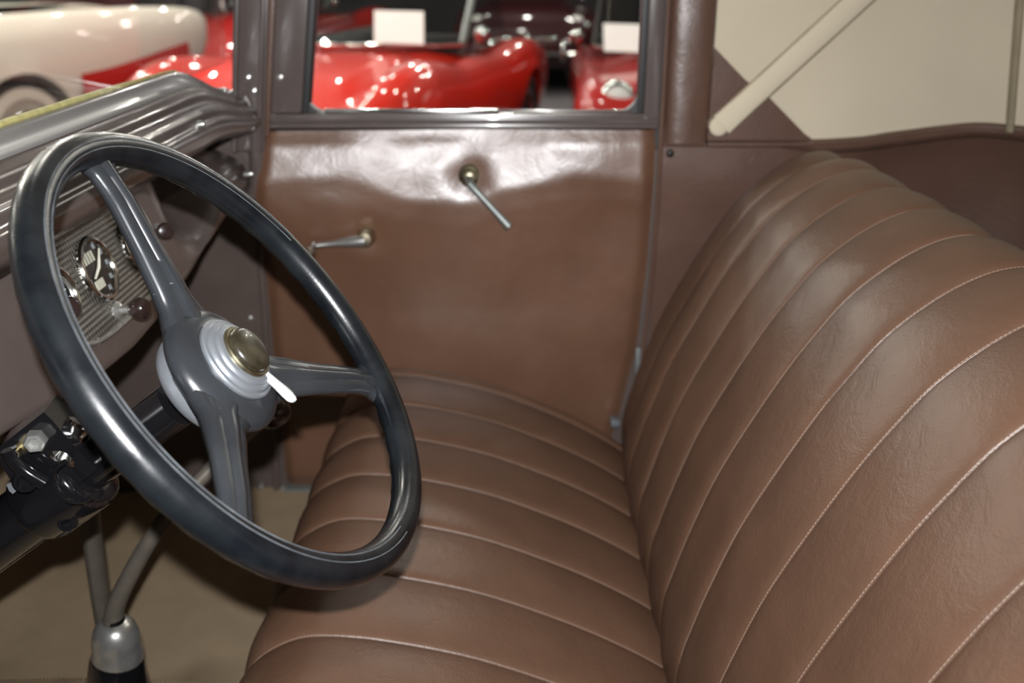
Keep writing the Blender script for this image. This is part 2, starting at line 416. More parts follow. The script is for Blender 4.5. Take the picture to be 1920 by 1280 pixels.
# ---- body side behind the door and round the back of the cabin
PLAN = [(.262, 1.672), (.42, 1.672), (.58, 1.672), (.70, 1.670), (.80, 1.652), (.90, 1.59), (.97, 1.47), (1.01, 1.28), (1.02, 1.0), (1.01, .72), (.97, .53), (.90, .42)]
BELT = [1.208, 1.207, 1.210, 1.226, 1.240, 1.236, 1.232, 1.235, 1.24, 1.235, 1.232, 1.236]
plan = spline([(x, y, z) for (x, y), z in zip(PLAN, BELT)], 60)
def outward(i):
    a = plan[max(0, i - 1)]; b = plan[min(len(plan) - 1, i + 1)]; t = (b - a); t.z = 0; t.normalize(); return Vector((t.y, -t.x, 0)) * -1
rows = []
for i, p in enumerate(plan):
    n_ = outward(i); far = smooth((p.x - .45) / .25); row = []
    for k in range(26):
        d = k / 25
        off = (.034 * far * (1 - math.exp(-d * 14)) + .02 * d + .0035 * noise.noise(Vector((p.x * 7, p.y * 7, d * 6))) - .004 * math.sin(min(1, d * 5) * PI) * (1 - far))
        q = p + n_ * off; row.append((q.x, q.y, p.z - d * (p.z - .50)))
    rows.append(row)
g = G(); g.grid(rows); wq = g.obj('wall_rear', 'quarter'); struct(wq, 'dark brown leather side and rear panel behind the seat')
g = G(); g.tube([p + outward(i) * -.002 for i, p in enumerate(plan[:30])], .0045, 8); g.obj('piping', 'quarter', wq)
# padded lip along the belt, thicker towards the rear
rows = []
for i, p in enumerate(plan):
    n_ = outward(i); f = smooth((p.x - .40) / .16) if p.y > 1 else 1
    ring = []
    for k in range(10):
        a = k / 10 * 2 * PI
        ring.append(p + n_ * (.010 + math.cos(a) * .018 * (0.3 + .7 * f)) + Vector((0, 0, -.006 * f + math.sin(a) * (.004 + .009 * f) + .0015 * f * noise.noise(Vector((p.x * 25, p.y * 25, a))))))
    rows.append(ring)
g = G(); g.loft(rows); g.obj('belt_lip', 'quarter', wq)
g = G(); P = onY(1257, 288, 1.662); g.lathe([(0, -.007), (.004, -.006), (.0065, -.001), (.0065, .01)], P, (0, 1, 0), 14); g.obj('screw', 'black_enamel', wq, label='black screw in the quarter panel')

# ---- folding canvas top
rows = []
for i, p in enumerate(plan):
    n_ = outward(i); row = []
    for k in range(22):
        d = k / 21; z = 1.19 + d * .56
        q = p + n_ * (.014 - .10 * d ** 3 + .0025 * noise.noise(Vector((p.x * 9, p.y * 9, z * 7))))
        row.append((q.x, q.y, z if k else p.z - .01))
    rows.append(row)
g = G(); g.grid(rows); cv = g.obj('wall_canvas', 'canvas'); struct(cv, 'cream canvas side of the folding top')
rows = []
for i in range(24):
    X = -.46 + i * (1.40 / 23); row = []
    for j in range(16):
        u = j / 15; Y = .42 + u * 1.27; row.append((X, Y, 1.70 + .10 * math.sin(PI * u) ** .6 - .06 * smooth((X - .5) / .45)))
    rows.append(row)
g = G(); g.grid(rows); rf = g.obj('trim_roof', 'canvas'); struct(rf, 'canvas roof lining over the cabin')
# rear bow against the canvas, right edge of the side panel
g = G(); pb = onY(1893, 246, 1.612); pt = onY(1912, 0, 1.60)
g.tube([pb, pb.lerp(pt, .5), pt, pt + (pt - pb) * .8], .010, 10, flat=.6); g.obj('rear_bow', 'canvas_edge', cv)
# leather gusset in the corner (a real patch, 3 mm thick)
poly = [onY(1322, 70, 1.676), onY(1394, 146, 1.676), onY(1398, 150, 1.676), onY(1440, 180, 1.676), onY(1508, 250, 1.676), onY(1524, 262, 1.676), onY(1519, 270, 1.676), onY(1318, 272, 1.676)]
g = G(); n = len(poly)
g.add([p for p in poly] + [p + Vector((0, .004, 0)) for p in poly], [tuple(range(n)), tuple(range(n, 2 * n))] + [(i, (i + 1) % n, n + (i + 1) % n, n + i) for i in range(n)])
g.obj('corner_gusset', 'quarter', cv, smooth=False, label='brown leather gusset in the corner of the canvas')
g = G(); g.box((.338, 1.650, 1.207), (.520, 1.676, 1.214), .002); g.obj('gusset_hem', 'quarter', cv, smooth=False)

# ---- windscreen
WX = -.475
glassg = G(); glassg.box((WX - .004, .40, 1.345), (WX, 1.66, 1.80)); glassg.v = [Vector((v.x + (v.z - 1.345) * .10, v.y, v.z)) for v in glassg.v]
win = glassg.obj('window_1', 'glass', smooth=False); struct(win, 'windscreen glass above the dashboard')

# ================================================================== DASHBOARD
dash = thing('dashboard', 'taupe painted dashboard with waffle instrument panel behind the steering wheel', 'dashboard', (-.5, 1.0, 1.07))
# cross-section (X, Z) of the upper moulding; rounds down at the passenger end
PROF = [(-.500, 1.352), (-.478, 1.352), (-.470, 1.349), (-.463, 1.335), (-.456, 1.331), (-.449, 1.326), (-.446, 1.312), (-.440, 1.308), (-.436, 1.300), (-.434, 1.290), (-.430, 1.286), (-.428, 1.276), (-.430, 1.262), (-.438, 1.252), (-.450, 1.247), (-.52, 1.247)]
prof = []
for i in range(len(PROF) - 1):
    for k in range(3):
        t = k / 3; prof.append((PROF[i][0] + (PROF[i + 1][0] - PROF[i][0]) * t, PROF[i][1] + (PROF[i + 1][1] - PROF[i][1]) * t))
prof.append(PROF[-1])
rows = []
for j in range(64):
    Y = .40 + j * (1.255 / 63)
    e = smooth((Y - 1.36) / .28)
    drop = .050 * e ** 1.3
    sc = 1 - .36 * e
    rows.append([(x + .010 * e, Y, 1.352 - drop - (1.352 - z) * sc) for x, z in prof])
g = G(); g.grid(rows); mold = g.obj('upper_moulding', 'taupe', dash, sharp=80)
g = G(); g.tube(spline([(-.446, 1.650, 1.292), (-.438, 1.651, 1.27), (-.434, 1.652, 1.22), (-.438, 1.654, 1.15), (-.450, 1.656, 1.12)], 22), .015, 12); g.obj('end_cap', 'taupe', dash)
# lower windscreen frame, pale reflection put into its colour, with the yellow rubber strip
def top_line(Y): 
    e = smooth((Y - 1.36) / .28); return 1.352 - .050 * e ** 1.3
g = G(); rows = []
for j in range(50):
    Y = .40 + j * (1.24 / 49); zt = top_line(Y)
    rows.append([(-.482, Y, zt - .006), (-.482, Y, zt + .004), (-.476, Y, zt + .006), (-.466, Y, zt + .001), (-.461, Y, zt - .018), (-.466, Y, zt - .020)])
g.grid(rows, closed_v=True); g.obj('windscreen_frame', mat('reflection_grey', (.20, .195, .19), .25, coat=.4), dash, label='lower windscreen frame with its pale grey reflection painted in', sharp=60)
g = G(); g.tube([(-.478, Y, top_line(Y) + .007 + .0008 * noise.noise(Vector((Y * 60, 0, 0)))) for Y in [.40 + k * 1.02 / 50 for k in range(51)]], [.0042 * (1 - .7 * smooth((k - 34) / 16)) for k in range(51)], 8); g.obj('windscreen_gasket', 'gasket', dash, label='yellowed rubber strip along the windscreen')
# the lower panel leans: its bottom edge is nearer the driver
def lean(z): return .3 * (1.184 - z)
def onD(px, py, out=0.0):
    d = ray(px, py); c = -.459 + out + .3 * 1.184
    return O + d * ((c - .3 * O.z) / (d.x + .3 * d.z))
# lower panel: bowed bottom edge, recessed towards the passenger end
def low(Y): return lerp([.40, .741, .843, .94, 1.03, 1.122, 1.25, 1.465, 1.66], [1.135, 1.121, 1.108, 1.095, 1.090, 1.094, 1.106, 1.131, 1.15], Y)
def faceX(Y, z): return -.462 + lean(z) - .085 * smooth((Y - 1.24) / .20) * smooth((z - 1.105 - .07 * smooth((Y - 1.3) / .3)) / .06)
rows = []
for j in range(70):
    Y = .40 + j * (1.25 / 69); lo_ = low(Y); row = [(-.56, Y, 1.246)]
    for k in range(24):
        z = 1.246 - (1.246 - lo_) * k / 23; row.append((faceX(Y, z), Y, z))
    fx = faceX(Y, lo_); row += [(fx - .002, Y, lo_ - .004), (fx - .008, Y, lo_ - .006), (fx - .028, Y, lo_ - .006), (fx - .033, Y, lo_ + .01)]
    rows.append(row)
g = G(); g.grid(rows); face = g.obj('lower_panel', 'taupe', dash, sharp=60)
for (px, py) in [(238, 160 + 72), (470, 240), (468, 326)]:
    pass
for (px, py, X) in [(377, 233, -.430), (471, 241, -.425), (469, 326, -.44), (430, 316, -.50)]:
    P = onX(px, py, X); g = G(); g.lathe([(0, .006), (.004, .005), (.0055, .001), (.0055, -.010)], P, (1, 0, .1), 12); g.obj('screw', 'nickel', dash)
# instrument panel plate
def rounded(cy, cz, hw, hh, pw, n=48):
    out = []
    for k in range(n):
        a = 2 * PI * k / n; c, s_ = math.cos(a), math.sin(a)
        out.append((cy + hw * math.copysign(abs(c) ** (2 / pw), c), cz + hh * math.copysign(abs(s_) ** (2 / pw), s_)))
    return out
PX = -.459
IPC = (1.050, 1.178)
def ip(n=56, hw=.142, hh=.058): return rounded(IPC[0], IPC[1], hw, hh, 3.6, n)
def plate(loop, x0, x1):
    g = G(); n = len(loop)
    g.add([(x0 + lean(z), y, z) for y, z in loop] + [(x1 + lean(z), y, z) for y, z in loop], [tuple(range(n)), tuple(range(n, 2 * n))] + [(i, (i + 1) % n, n + (i + 1) % n, n + i) for i in range(n)])
    return g
panel = plate(ip(), -.466, PX).obj('instrument_panel', 'waffle', dash, smooth=False, label='waffle embossed silver instrument panel')
def ring_tube(loop, x, r, n=8):
    g = G(); N_ = len(loop); rings = []
    cy = sum(p[0] for p in loop) / N_; cz = sum(p[1] for p in loop) / N_
    for i, (y, z) in enumerate(loop):
        a = Vector((0, loop[(i + 1) % N_][0] - loop[i - 1][0], loop[(i + 1) % N_][1] - loop[i - 1][1])).normalized(); b = Vector((1, 0, 0)); c = a.cross(b)
        rings.append([Vector((x + lean(z), y, z)) + (b * math.cos(k * 2 * PI / n) + c * math.sin(k * 2 * PI / n)) * r for k in range(n)])
    g.grid(rings, closed_u=True, closed_v=True); return g
ring_tube(ip(hw=.143, hh=.059), PX, .0028).obj('panel_bead', 'nickel', panel)
# speedometer
def gauge(name, cy, cz, hw, hh, pw, label):
    lp = rounded(cy, cz, hw, hh, pw, 40)
    b = ring_tube(lp, PX + .003, .0042).obj(name, 'chrome', dash, label=label)
    plate(rounded(cy, cz, hw - .002, hh - .002, pw, 40), PX - .002, PX + .0012).obj('dial', 'dial', b, smooth=False)
    return b
SC = (1.018, 1.185)
sp = gauge('speedometer', SC[0], SC[1], .0345, .0325, 2.0, 'round black speedometer with a chrome rim')
dx = PX + .0018
def slab(cy, cz, wy, wz, rot=0):
    g = G(); c, s_ = math.cos(rot), math.sin(rot); q = [(-wy, -wz), (wy, -wz), (wy, wz), (-wy, wz)]
    lp = [(cy + a * c - b * s_, cz + a * s_ + b * c) for a, b in q]
    return plate(lp, dx - .0004, dx + .0006)
gi = slab(SC[0] - .012, SC[1] + .0145, .0165, .0055); gi.obj('odometer_window', 'ivory', sp, smooth=False)
for k in range(1, 5):
    g = slab(SC[0] - .012 - .0165 + k * .0066, SC[1] + .0145, .0004, .0054); g.v = [v + Vector((.0004, 0, 0)) for v in g.v]; g.obj('digit_divider', 'dial', sp, smooth=False)
slab(SC[0] - .008, SC[1] - .0150, .0100, .0048).obj('trip_window', 'ivory', sp, smooth=False)
g = G(); g.tube([(dx + .002 + lean(SC[1] + b), SC[0] + a, SC[1] + b) for a, b in ((.020, .0175), (.001, .001), (-.016, -.006))], [.0010, .0019, .0013], 6); g.obj('needle', 'ivory', sp)
for k, a in enumerate([200, 165, 120, 60, 30, 0, -35, -70]):
    a = math.radians(a); g = slab(SC[0] + .0275 * math.cos(a), SC[1] + .0255 * math.sin(a), .0026, .0026); g.obj('numeral_mark', mat('faded_print', (.30, .33, .36), .5) if k == 0 else bpy.data.materials['faded_print'], sp, smooth=False)
plate(rounded(SC[0], SC[1], .032, .030, 2.0, 40), PX + .0045, PX + .005).obj('dial_glass', 'glass', sp, smooth=False)
# side gauges
for (cy, cz, lb) in [(1.127, 1.183, 'round chrome gauge half hidden by the upper spoke'), (.925, 1.186, 'round chrome gauge half hidden by the wheel rim')]:
    gg = gauge('round_gauge', cy, cz, .027, .027, 2.0, lb)
    ring_tube(rounded(cy, cz, .019, .019, 2, 32), PX + .004, .0022).obj('inner_ring', 'nickel', gg)
    g = G(); g.tube([(dx + .001 + lean(cz + .004), cy - .012, cz + .004), (dx + .001 + lean(cz + .002), cy + .012, cz + .002)], .0011, 6); g.obj('needle', 'ivory', gg)
# pull knobs
def pull_knob(root, tip, r, label):
    root = Vector(root); tip = Vector(tip); ax = (tip - root).normalized(); L_ = (tip - root).length
    g = G(); g.lathe([(.0105, -.004), (.0105, .003), (.007, .006), (.0048, .007), (.0042, L_ - .010), (.006, L_ - .006), (0.006, L_ - .004)], root, ax, 16)
    k = g.obj('pull_knob', 'nickel', dash, label=label)
    g = G(); g.lathe([(.005, L_ - .012), (.0095, L_ - .008), (r, L_ - .002), (r, L_ + .004), (r * .8, L_ + .008), (r * .3, L_ + .0095), (0, L_ + .0095)], root, ax, 24); g.obj('knob_head', 'dark_brown', k)
r_ = onD(218, 582); pull_knob(r_, onD(262, 578, .030), .0125, 'dark brown pull knob on a chrome stem below the speedometer')
r_ = onD(297, 433, -.004); pull_knob(r_, onD(309, 433, .014), .011, 'small dark knob to the right of the instrument panel')
r_ = onD(112, 572); pull_knob(r_, onD(127, 578, .016), .0125, 'dark slotted knob at the left of the instrument panel')
for (px, py) in [(183, 640), (137, 422)]:
    P = onD(px, py, -.002); g = G(); g.lathe([(0, .004), (.004, .003), (.005, -.002)], P, (1, 0, 0), 12); g.obj('screw', 'nickel', dash)

# ================================================================== STEERING
AXN = Vector((.797, -.052, .601)).normalized()
HC = Vector((-.217, .739, 1.201))
U = Vector((0, 1, 0)).cross(AXN).normalized(); V = AXN.cross(U)
def wp(r, ang, s): a = math.radians(ang); return HC + (U * math.cos(a) + V * math.sin(a)) * r + AXN * s
wheel = thing('steering_wheel', 'black three-spoke steering wheel with worn rim and horn button', 'steering wheel', HC - AXN * .08)
RM, RT = .2013, .0137
def torus(r, s, prof):
    g = G(); g.grid([[wp(r + a, k * 360 / 144, s + b) for a, b in prof] for k in range(144)], closed_u=True, closed_v=True); return g
pr = []
for k in range(28):
    a = 2 * PI * k / 28; rr = RT
    pr.append((math.cos(a) * rr * 1.0, math.sin(a) * rr * 1.04))
def wavy():
    g = G(); rows = []
    for k in range(288):
        ang = k * 360 / 288; row = []
        for a, b in pr:
            # finger grips moulded into the underside
            lump = 1 + (.05 * math.sin(math.radians(ang) * 40) if b < -.009 else 0)
            row.append(wp(RM + a, ang, b * lump))
        rows.append(row)
    g.grid(rows, closed_u=True, closed_v=True); return g
rim = wavy().obj('rim', 'black_rubber', wheel, sharp=None)
c45 = math.cos(math.radians(55)) * RT; s45 = math.sin(math.radians(55)) * RT
for a0, nm in ((88, 'seam_line'), (118, 'seam_line')):
    a = math.radians(a0); rr = RT * 1.01
    g = G(); g.tube([wp(RM + math.cos(a) * rr, q, math.sin(a) * rr * 1.04) for q in range(100, 352, 3)], .0004, 6); g.obj(nm, 'wear', rim)
# spokes
for ang in (169.5, 50.8, -68.6):
    a = math.radians(ang); rad = U * math.cos(a) + V * math.sin(a); tan = AXN.cross(rad)
    rows = []
    NS = 40
    for i in range(NS):
        t = i / (NS - 1); r = .030 + t * (.196 - .030)
        s0 = lerp([0, .15, .30, .5, .75, 1], [-.036, -.031, -.0245, -.018, -.010, -.006], t)
        wdt = lerp([0, .10, .22, .5, .82, .92, 1.0], [.046, .034, .0225, .0170, .0145, .0160, .028], t)
        th = lerp([0, .15, .5, .85, 1], [.014, .012, .0095, .0085, .0085], t)
        ring = []
        sec = [(-1, 0), (-.93, .45), (-.72, .72), (-.50, .80), (-.34, .80), (-.24, 1.12), (0, 1.25), (.24, 1.12), (.34, .80), (.50, .80), (.72, .72), (.93, .45), (1, 0), (.8, -.7), (.3, -.95), (-.3, -.95), (-.8, -.7)]
        for (x, h) in sec:
            ring.append(HC + rad * r + tan * (x * wdt) + AXN * (s0 + h * th))
        rows.append(ring)
    g = G(); g.loft(rows); s_ = g.obj('spoke', 'grey_rubber', wheel, sharp=60)
    if ang > 100:
        r1, r2 = HC + rad * .082, None
        path = []
        for k in range(11):
            x = -1 + 2 * k / 10
            path.append(HC + rad * (.080 + .0012 * math.sin(k * 1.9)) + tan * (x * .020) + AXN * (-.0265 + .0100 * (1 - x ** 6) + .0050 * math.exp(-(x / .3) ** 2)))
        g = G(); g.tube(path, .0005, 5); g.obj('crack', 'wear', s_, label='pale hairline crack across the upper spoke')
# hub body
def turn(name, prof, m, label=None):
    g = G(); g.lathe(prof, HC, AXN, 48, U); return g.obj(name, m, wheel, label=label)
turn('hub', [(.030, -.045), (.050, -.042), (.0575, -.037), (.0603, -.032), (.0595, -.0275), (.0555, -.0225), (.049, -.0185), (.043, -.0165), (.037, -.0155), (0, -.015)], 'grey_rubber')
turn('hub_collar', [(.020, -.066), (.032, -.065), (.041, -.062), (.0470, -.057), (.0490, -.051), (.048, -.045), (.03, -.043)], 'alu', 'pale grey collar under the wheel hub')
turn('horn_ring', [(.0385, -.0170), (.0390, -.0135), (.0378, -.0118), (.0352, -.0112), (.0342, -.0090), (.0328, -.0078), (.0302, -.0073), (.0292, -.0052), (.0275, -.0042), (.0245, -.0038), (.02, -.0038)], 'alu', 'stepped pale alloy ring round the horn button')
turn('button_bezel', [(.0245, -.0045), (.0245, -.0022), (.0232, -.0008), (.0217, -.0008), (.0210, -.0016), (.0200, -.0020)], 'brass')
turn('horn_button', [(.0212, -.0022), (.0209, .0014), (.0200, .0034), (.0180, .0050), (.0145, .0062), (.008, .0070), (0, .0072)], 'olive', 'domed olive brown horn button')
# ivory switch lever
def onW(px, py, s):
    d = ray(px, py); c = HC + AXN * s; return O + d * ((c - O).dot(AXN) / d.dot(AXN))
pa, pb_ = onW(489, 694, -.006), onW(552, 750, -.004)
ax = (pb_ - pa).normalized(); sd = AXN.cross(ax).normalized(); L_ = (pb_ - pa).length; rows = []
for t, wd, th in [(0, .0035, .003), (.1, .0042, .003), (.45, .0056, .0032), (.72, .0075, .0034), (.86, .0076, .0034), (.96, .0052, .003), (1.02, .0026, .002)]:
    c = pa + ax * (t * L_)
    rows.append([c + sd * (x * wd) + AXN * (h * th) for x, h in [(-1, -.2), (-.75, .7), (0, 1.1), (.75, .7), (1, -.2), (.6, -1), (-.6, -1)]])
g = G(); g.loft(rows); g.obj('switch_lever', 'white_plastic', wheel, label='white switch lever sticking out of the hub', sharp=50)

# ---- steering column
col = thing('steering_column', 'black enamelled steering column running under the dashboard with clamp bracket', 'steering column', HC - AXN * .75)
g = G(); g.tube([HC - AXN * s for s in (.085, .12, .18, .26)], .0205, 24); g.obj('upper_tube', 'black_enamel', col)
g = G(); g.tube([HC - AXN * s for s in (.205, .30, .5, .72)], .0285, 24); g.obj('jacket', 'black_enamel', col)
g = G(); g.lathe([(.0285, -.262), (.0345, -.260), (.036, -.255), (.036, -.205), (.0345, -.198), (.030, -.194), (.0205, -.193)], HC, AXN, 32, U); clamp = g.obj('clamp', 'black_enamel', col)
# saddle bracket rising to the dash edge
def on_col(px, py, Y): return onY(px, py, Y)
rows = []
for (px, py, wd) in [(150, 900, .030), (118, 880, .034), (85, 850, .036), (60, 815, .034), (50, 795, .030)]:
    c = onY(px, py, .735); rows.append([c + AXN * wd + Vector((0, -.012, 0)), c + AXN * wd + Vector((0, .014, .004)), c - AXN * wd + Vector((0, .014, .004)), c - AXN * wd + Vector((0, -.012, 0))])
g = G(); g.loft(rows); br = g.obj('bracket', 'black_enamel', col, sharp=30)
g = G(); g.tube(spline([onY(px, py, .706) for px, py in [(122, 864), (106, 877), (100, 896), (108, 920), (130, 938), (155, 940), (172, 932)]], 24), .0022, 8); g.obj('strap', 'black_enamel', col)
g = G(); g.tube(spline([onY(px, py, .713) for px, py in [(16, 842), (26, 860), (50, 884), (86, 906)]], 16), .0065, 12); g.obj('highlight_tube', 'black_enamel', col)  # glossy tube added to catch a highlight across the bracket
for (px, py, r, Y, mm) in [(127, 978, .0085, .725, 'black_enamel'), (48, 900, .0105, .712, 'black_enamel'), (66, 828, .0095, .715, 'nickel'), (30, 848, .005, .716, 'brass')]:
    P = onY(px, py, Y); g = G(); g.lathe([(r, .012), (r, -.003), (r * .8, -.006), (r * .55, -.006), (r * .45, -.002), (0, -.002)], P, (-.25, 1, -.15), 6 if r > .008 and mm != 'black_enamel' else 18); g.obj('bolt', mm, col, sharp=30)
# brass tag under the nut and bright clip and the lock slot
poly = [(22, 845), (45, 815), (62, 806), (70, 840), (48, 850), (26, 858)]
lp = [onY(px, py, .7215) for px, py in poly]; g = G(); n = len(lp)
g.add(lp + [p + Vector((0, .003, 0)) for p in lp], [tuple(range(n)), tuple(range(n, 2 * n))] + [(i, (i + 1) % n, n + (i + 1) % n, n + i) for i in range(n)]); g.obj('brass_tag', 'brass', col, smooth=False, label='yellowed brass tag under a hexagon nut')
c = onY(137, 826, .735); g = G(); g.lathe([(.012, -.018), (.0135, -.015), (.0095, -.006), (.0095, .007), (.0135, .014), (.0135, .018), (0.010, .019), (.010, -.017)], c, (-.45, -.35, -.82), 20); g.obj('lock_barrel', 'chrome', col)
poly = [(12, 908), (19, 906), (24, 914), (30, 921), (24, 926), (17, 920)]
lp = [onY(px, py, .7135) for px, py in poly]; g = G(); n = len(lp)
g.add(lp + [p + Vector((0, .003, 0)) for p in lp], [tuple(range(n)), tuple(range(n, 2 * n))] + [(i, (i + 1) % n, n + (i + 1) % n, n + i) for i in range(n)]); g.obj('key_slot', 'alu', col, smooth=False)

# ================================================================== LEVERS ON THE FLOOR
gear = thing('gear_lever', 'bent grey gear lever rising from a chrome dome between the seats', 'gear lever', (-.508, 1.0, .55))
dc = Vector((-.503, 1.0, .700))
g = G(); g.lathe([(.060, -.19), (.052, -.15), (.045, -.10), (.036, -.055), (.033, -.032), (.028, -.022), (.0, -.02)], dc, (.12, 0, 1), 28); g.obj('tower', 'black_enamel', gear)
g = G(); g.box((-.59, .955, .545), (-.50, 1.01, .615), .018); g.obj('tower_lug', 'black_enamel', gear)
g = G(); g.lathe([(.031, -.034), (.0315, -.022), (.0297, -.018), (.0297, -.006), (.0285, .006), (.0245, .017), (.0185, .024), (.0135, .026), (.0135, .020), (0, .020)], dc, (.06, 0, 1), 36); g.obj('dome_cap', 'nickel', gear, label='bright domed metal cap')
g = G(); g.lathe([(.013, .018), (.0125, .030), (.0105, .038), (0, .038)], dc, (.1, 0, 1), 16); g.obj('ball_collar', 'black_enamel', gear)
g = G(); g.tube(spline([dc + Vector((0, 0, .024)), (-.488, 1.0, .765), (-.430, 1.01, .858), (-.365, 1.04, .925), (-.305, 1.078, .972)], 30), [.0125 - .005 * k / 29 for k in range(30)], 14); g.obj('lever_rod', 'rod', gear)
g = G(); g.lathe([(.008, -.02), (.014, -.016), (.021, -.005), (.023, .006), (.020, .017), (.011, .024), (0, .026)], (-.300, 1.082, .978), (.75, .4, .52), 24); g.obj('knob', 'dark_brown', gear)
hb = thing('hand_brake_lever', 'grey hand brake lever standing behind the chrome gear dome', 'brake lever', (-.56, 1.11, .50))
g = G(); g.tube(spline([(-.575, 1.125, .50), (-.565, 1.10, .63), (-.552, 1.085, .80), (-.53, 1.07, .95), (-.515, 1.06, 1.02)], 20), .0165, 12, flat=.7); g.obj('lever_bar', 'rod', hb)
g = G(); g.tube([(-.532, 1.071, .94), (-.517, 1.062, 1.01), (-.505, 1.055, 1.055)], [.015, .016, .012], 12); g.obj('grip', 'black_matte', hb)

# ================================================================== BENCH SEAT
def seat(root, name, prof3, seams, y0, y1, puff, endroll, label):
    """prof3: list of (X, Z) along the pleats; every pleat between two seams is its own mesh"""
    n = len(prof3)
    nor = []
    for i in range(n):
        a = prof3[max(0, i - 1)]; b = prof3[min(n - 1, i + 1)]; t = (b - a).normalized(); nor.append(Vector((-t.y, t.x)))
    def pt(i, Y, off):
        p = prof3[i] + nor[i] * (off - endroll(Y, i / (n - 1)))
        return Vector((p.x, Y, p.y))
    ed = [y0] + sorted(seams) + [y1]
    # padded body under the cover
    NB = 40
    g = G(); g.loft([[pt(i, y0 + (y1 - y0) * k / NB, -.004) for i in range(n)] for k in range(NB + 1)])
    body = g.obj(name, 'seat', root, label=label)
    for k in range(len(ed) - 1):
        a, b = ed[k], ed[k + 1]; rows = []
        first, last = k == 0, k == len(ed) - 2
        NV = 25
        for i in range(n):
            row = []
            for j in range(NV):
                v = .5 - .5 * math.cos(PI * j / (NV - 1))
                Y = a + (b - a) * v
                e = abs(2 * v - 1)
                if (first and v < .5) or (last and v > .5): e = 0
                h = puff * (.58 * (1 - e ** 2.4) + .42 * (1 - e ** 14)) - .0012 * (e > .999)
                h += .0022 * noise.noise(Vector((Y * 16, i * .10, k * 3.1))) * (1 - e ** 6)
                if (first and j == 0) or (last and j == NV - 1): h = -.006
                row.append(pt(i, Y, h))
            rows.append(row)
        g = G(); g.grid(rows); g.obj('pleat', 'seat', body)
    # a row of stitches along every seam
    for s_ in sorted(seams):
        g = G(); path = [pt(i, s_ + .0016, .0012) for i in range(n)]
        segs = [(path[i], path[i + 1], (path[i + 1] - path[i]).length) for i in range(n - 1)]
        step, ln = .0042, .0031
        def at(d):
            c = 0
            for p, q, l in segs:
                if d <= c + l: return p.lerp(q, (d - c) / l)
                c += l
            return segs[-1][1]
        for k in range(int(sum(q[2] for q in segs) / step)):
            p, q = at(k * step), at(k * step + ln)
            t = (q - p).normalized(); b = Vector((0, 1, 0)); u = t.cross(b); r = .00042
            g.add([p + u * -r, p + b * r, p + u * r, p - b * r, q + u * -r, q + b * r, q + u * r, q - b * r],
                  [(0, 1, 5, 4), (1, 2, 6, 5), (2, 3, 7, 6), (3, 0, 4, 7), (0, 1, 2, 3), (4, 5, 6, 7)])
        o = g.obj('stitching', 'thread', body, smooth=False); o['kind'] = 'stuff'
    return body
bench = thing('bench_seat', 'brown pleated leather bench seat with stitched seams', 'bench seat', (0, 1.0, FZ))
cp = spline([(-.262, .520), (-.285, .62), (-.298, .70), (-.296, .750), (-.277, .783), (-.237, .808), (-.195, .813), (-.130, .805), (-.035, .781), (.070, .738), (.150, .696), (.205, .659), (.235, .63), (.23, .56), (.20, .520)], 78)
CS = [1.574 - .119 * k for k in range(10)]
def cr_roll(Y, t): return .050 * smooth((Y - 1.585) / .05) ** 1.5 + .03 * smooth((.50 - Y) / .08)
seat(bench, 'cushion', [Vector((p.x, p.y)) for p in cp], [y for y in CS if y > .46],   .42, 1.640, .0078, cr_roll, 'pleated brown seat cushion')
bp = spline([(.215, .60), (.203, .66), (.199, .735), (.212, .795), (.229, .852), (.253, .920), (.286, .990), (.322, 1.058), (.352, 1.106), (.384, 1.150), (.430, 1.190), (.475, 1.214), (.515, 1.219), (.545, 1.203), (.560, 1.165), (.565, 1.08), (.545, .90), (.42, .62)], 92)
BS = [1.62 - .119 * k for k in range(1, 10)]
def bk_roll(Y, t): return .012 * smooth((Y - 1.42) / .1) + .055 * smooth((Y - 1.555) / .075) ** 1.6 + .03 * smooth((.50 - Y) / .06)
seat(bench, 'backrest', [Vector((p.x, p.y)) for p in bp], BS, .452, 1.628, .0082, bk_roll, 'pleated brown seat backrest')

# ---- brace of the folding top
brace = thing('top_brace', 'cream canvas covered brace slanting across the side of the folding top', 'brace', (.345, 1.66, 1.22))
b0, b1 = onY(1352, 234, 1.640), onY(1622, -14, 1.640); ax = (b1 - b0).normalized(); b1 = b1 + ax * .25; up = Vector((0, -1, 0)).cross(ax).normalized()
rows = []
for k in range(25):
    t = k / 24; c = b0.lerp(b1, t); wd = .0185 + .002 * smooth((.12 - t) / .12); rows.append([c + up * (x * wd) + Vector((0, y * .006, 0)) for x, y in [(-1, 0), (-.92, -.8), (-.6, -1.2), (0, -1.3), (.6, -1.2), (.92, -.8), (1, 0), (.8, 1), (-.8, 1)]])
g = G(); g.loft(rows); g.obj('brace_bar', 'canvas', brace)
for sg in (-1, 1):
    g = G(); g.tube([b0.lerp(b1, k / 12) + up * (sg * .0188) + Vector((0, -.001, 0)) for k in range(13)], .0016, 6); g.obj('binding', 'canvas_edge', brace)
g = G(); P = b0 - ax * .004; g.lathe([(.016, .012), (.016, -.008), (.012, -.010), (0, -.010)], P + Vector((0, .01, 0)), (0, 1, 0), 18); g.obj('pivot', 'canvas', brace)

# near lock pillar beside the end of the backrest
g = G(); g.box((.288, .36, .50), (.36, .415, 1.72), .008); trC = g.obj('trim_3', 'canvas_edge'); struct(trC, 'tan door pillar at the near end of the seat')

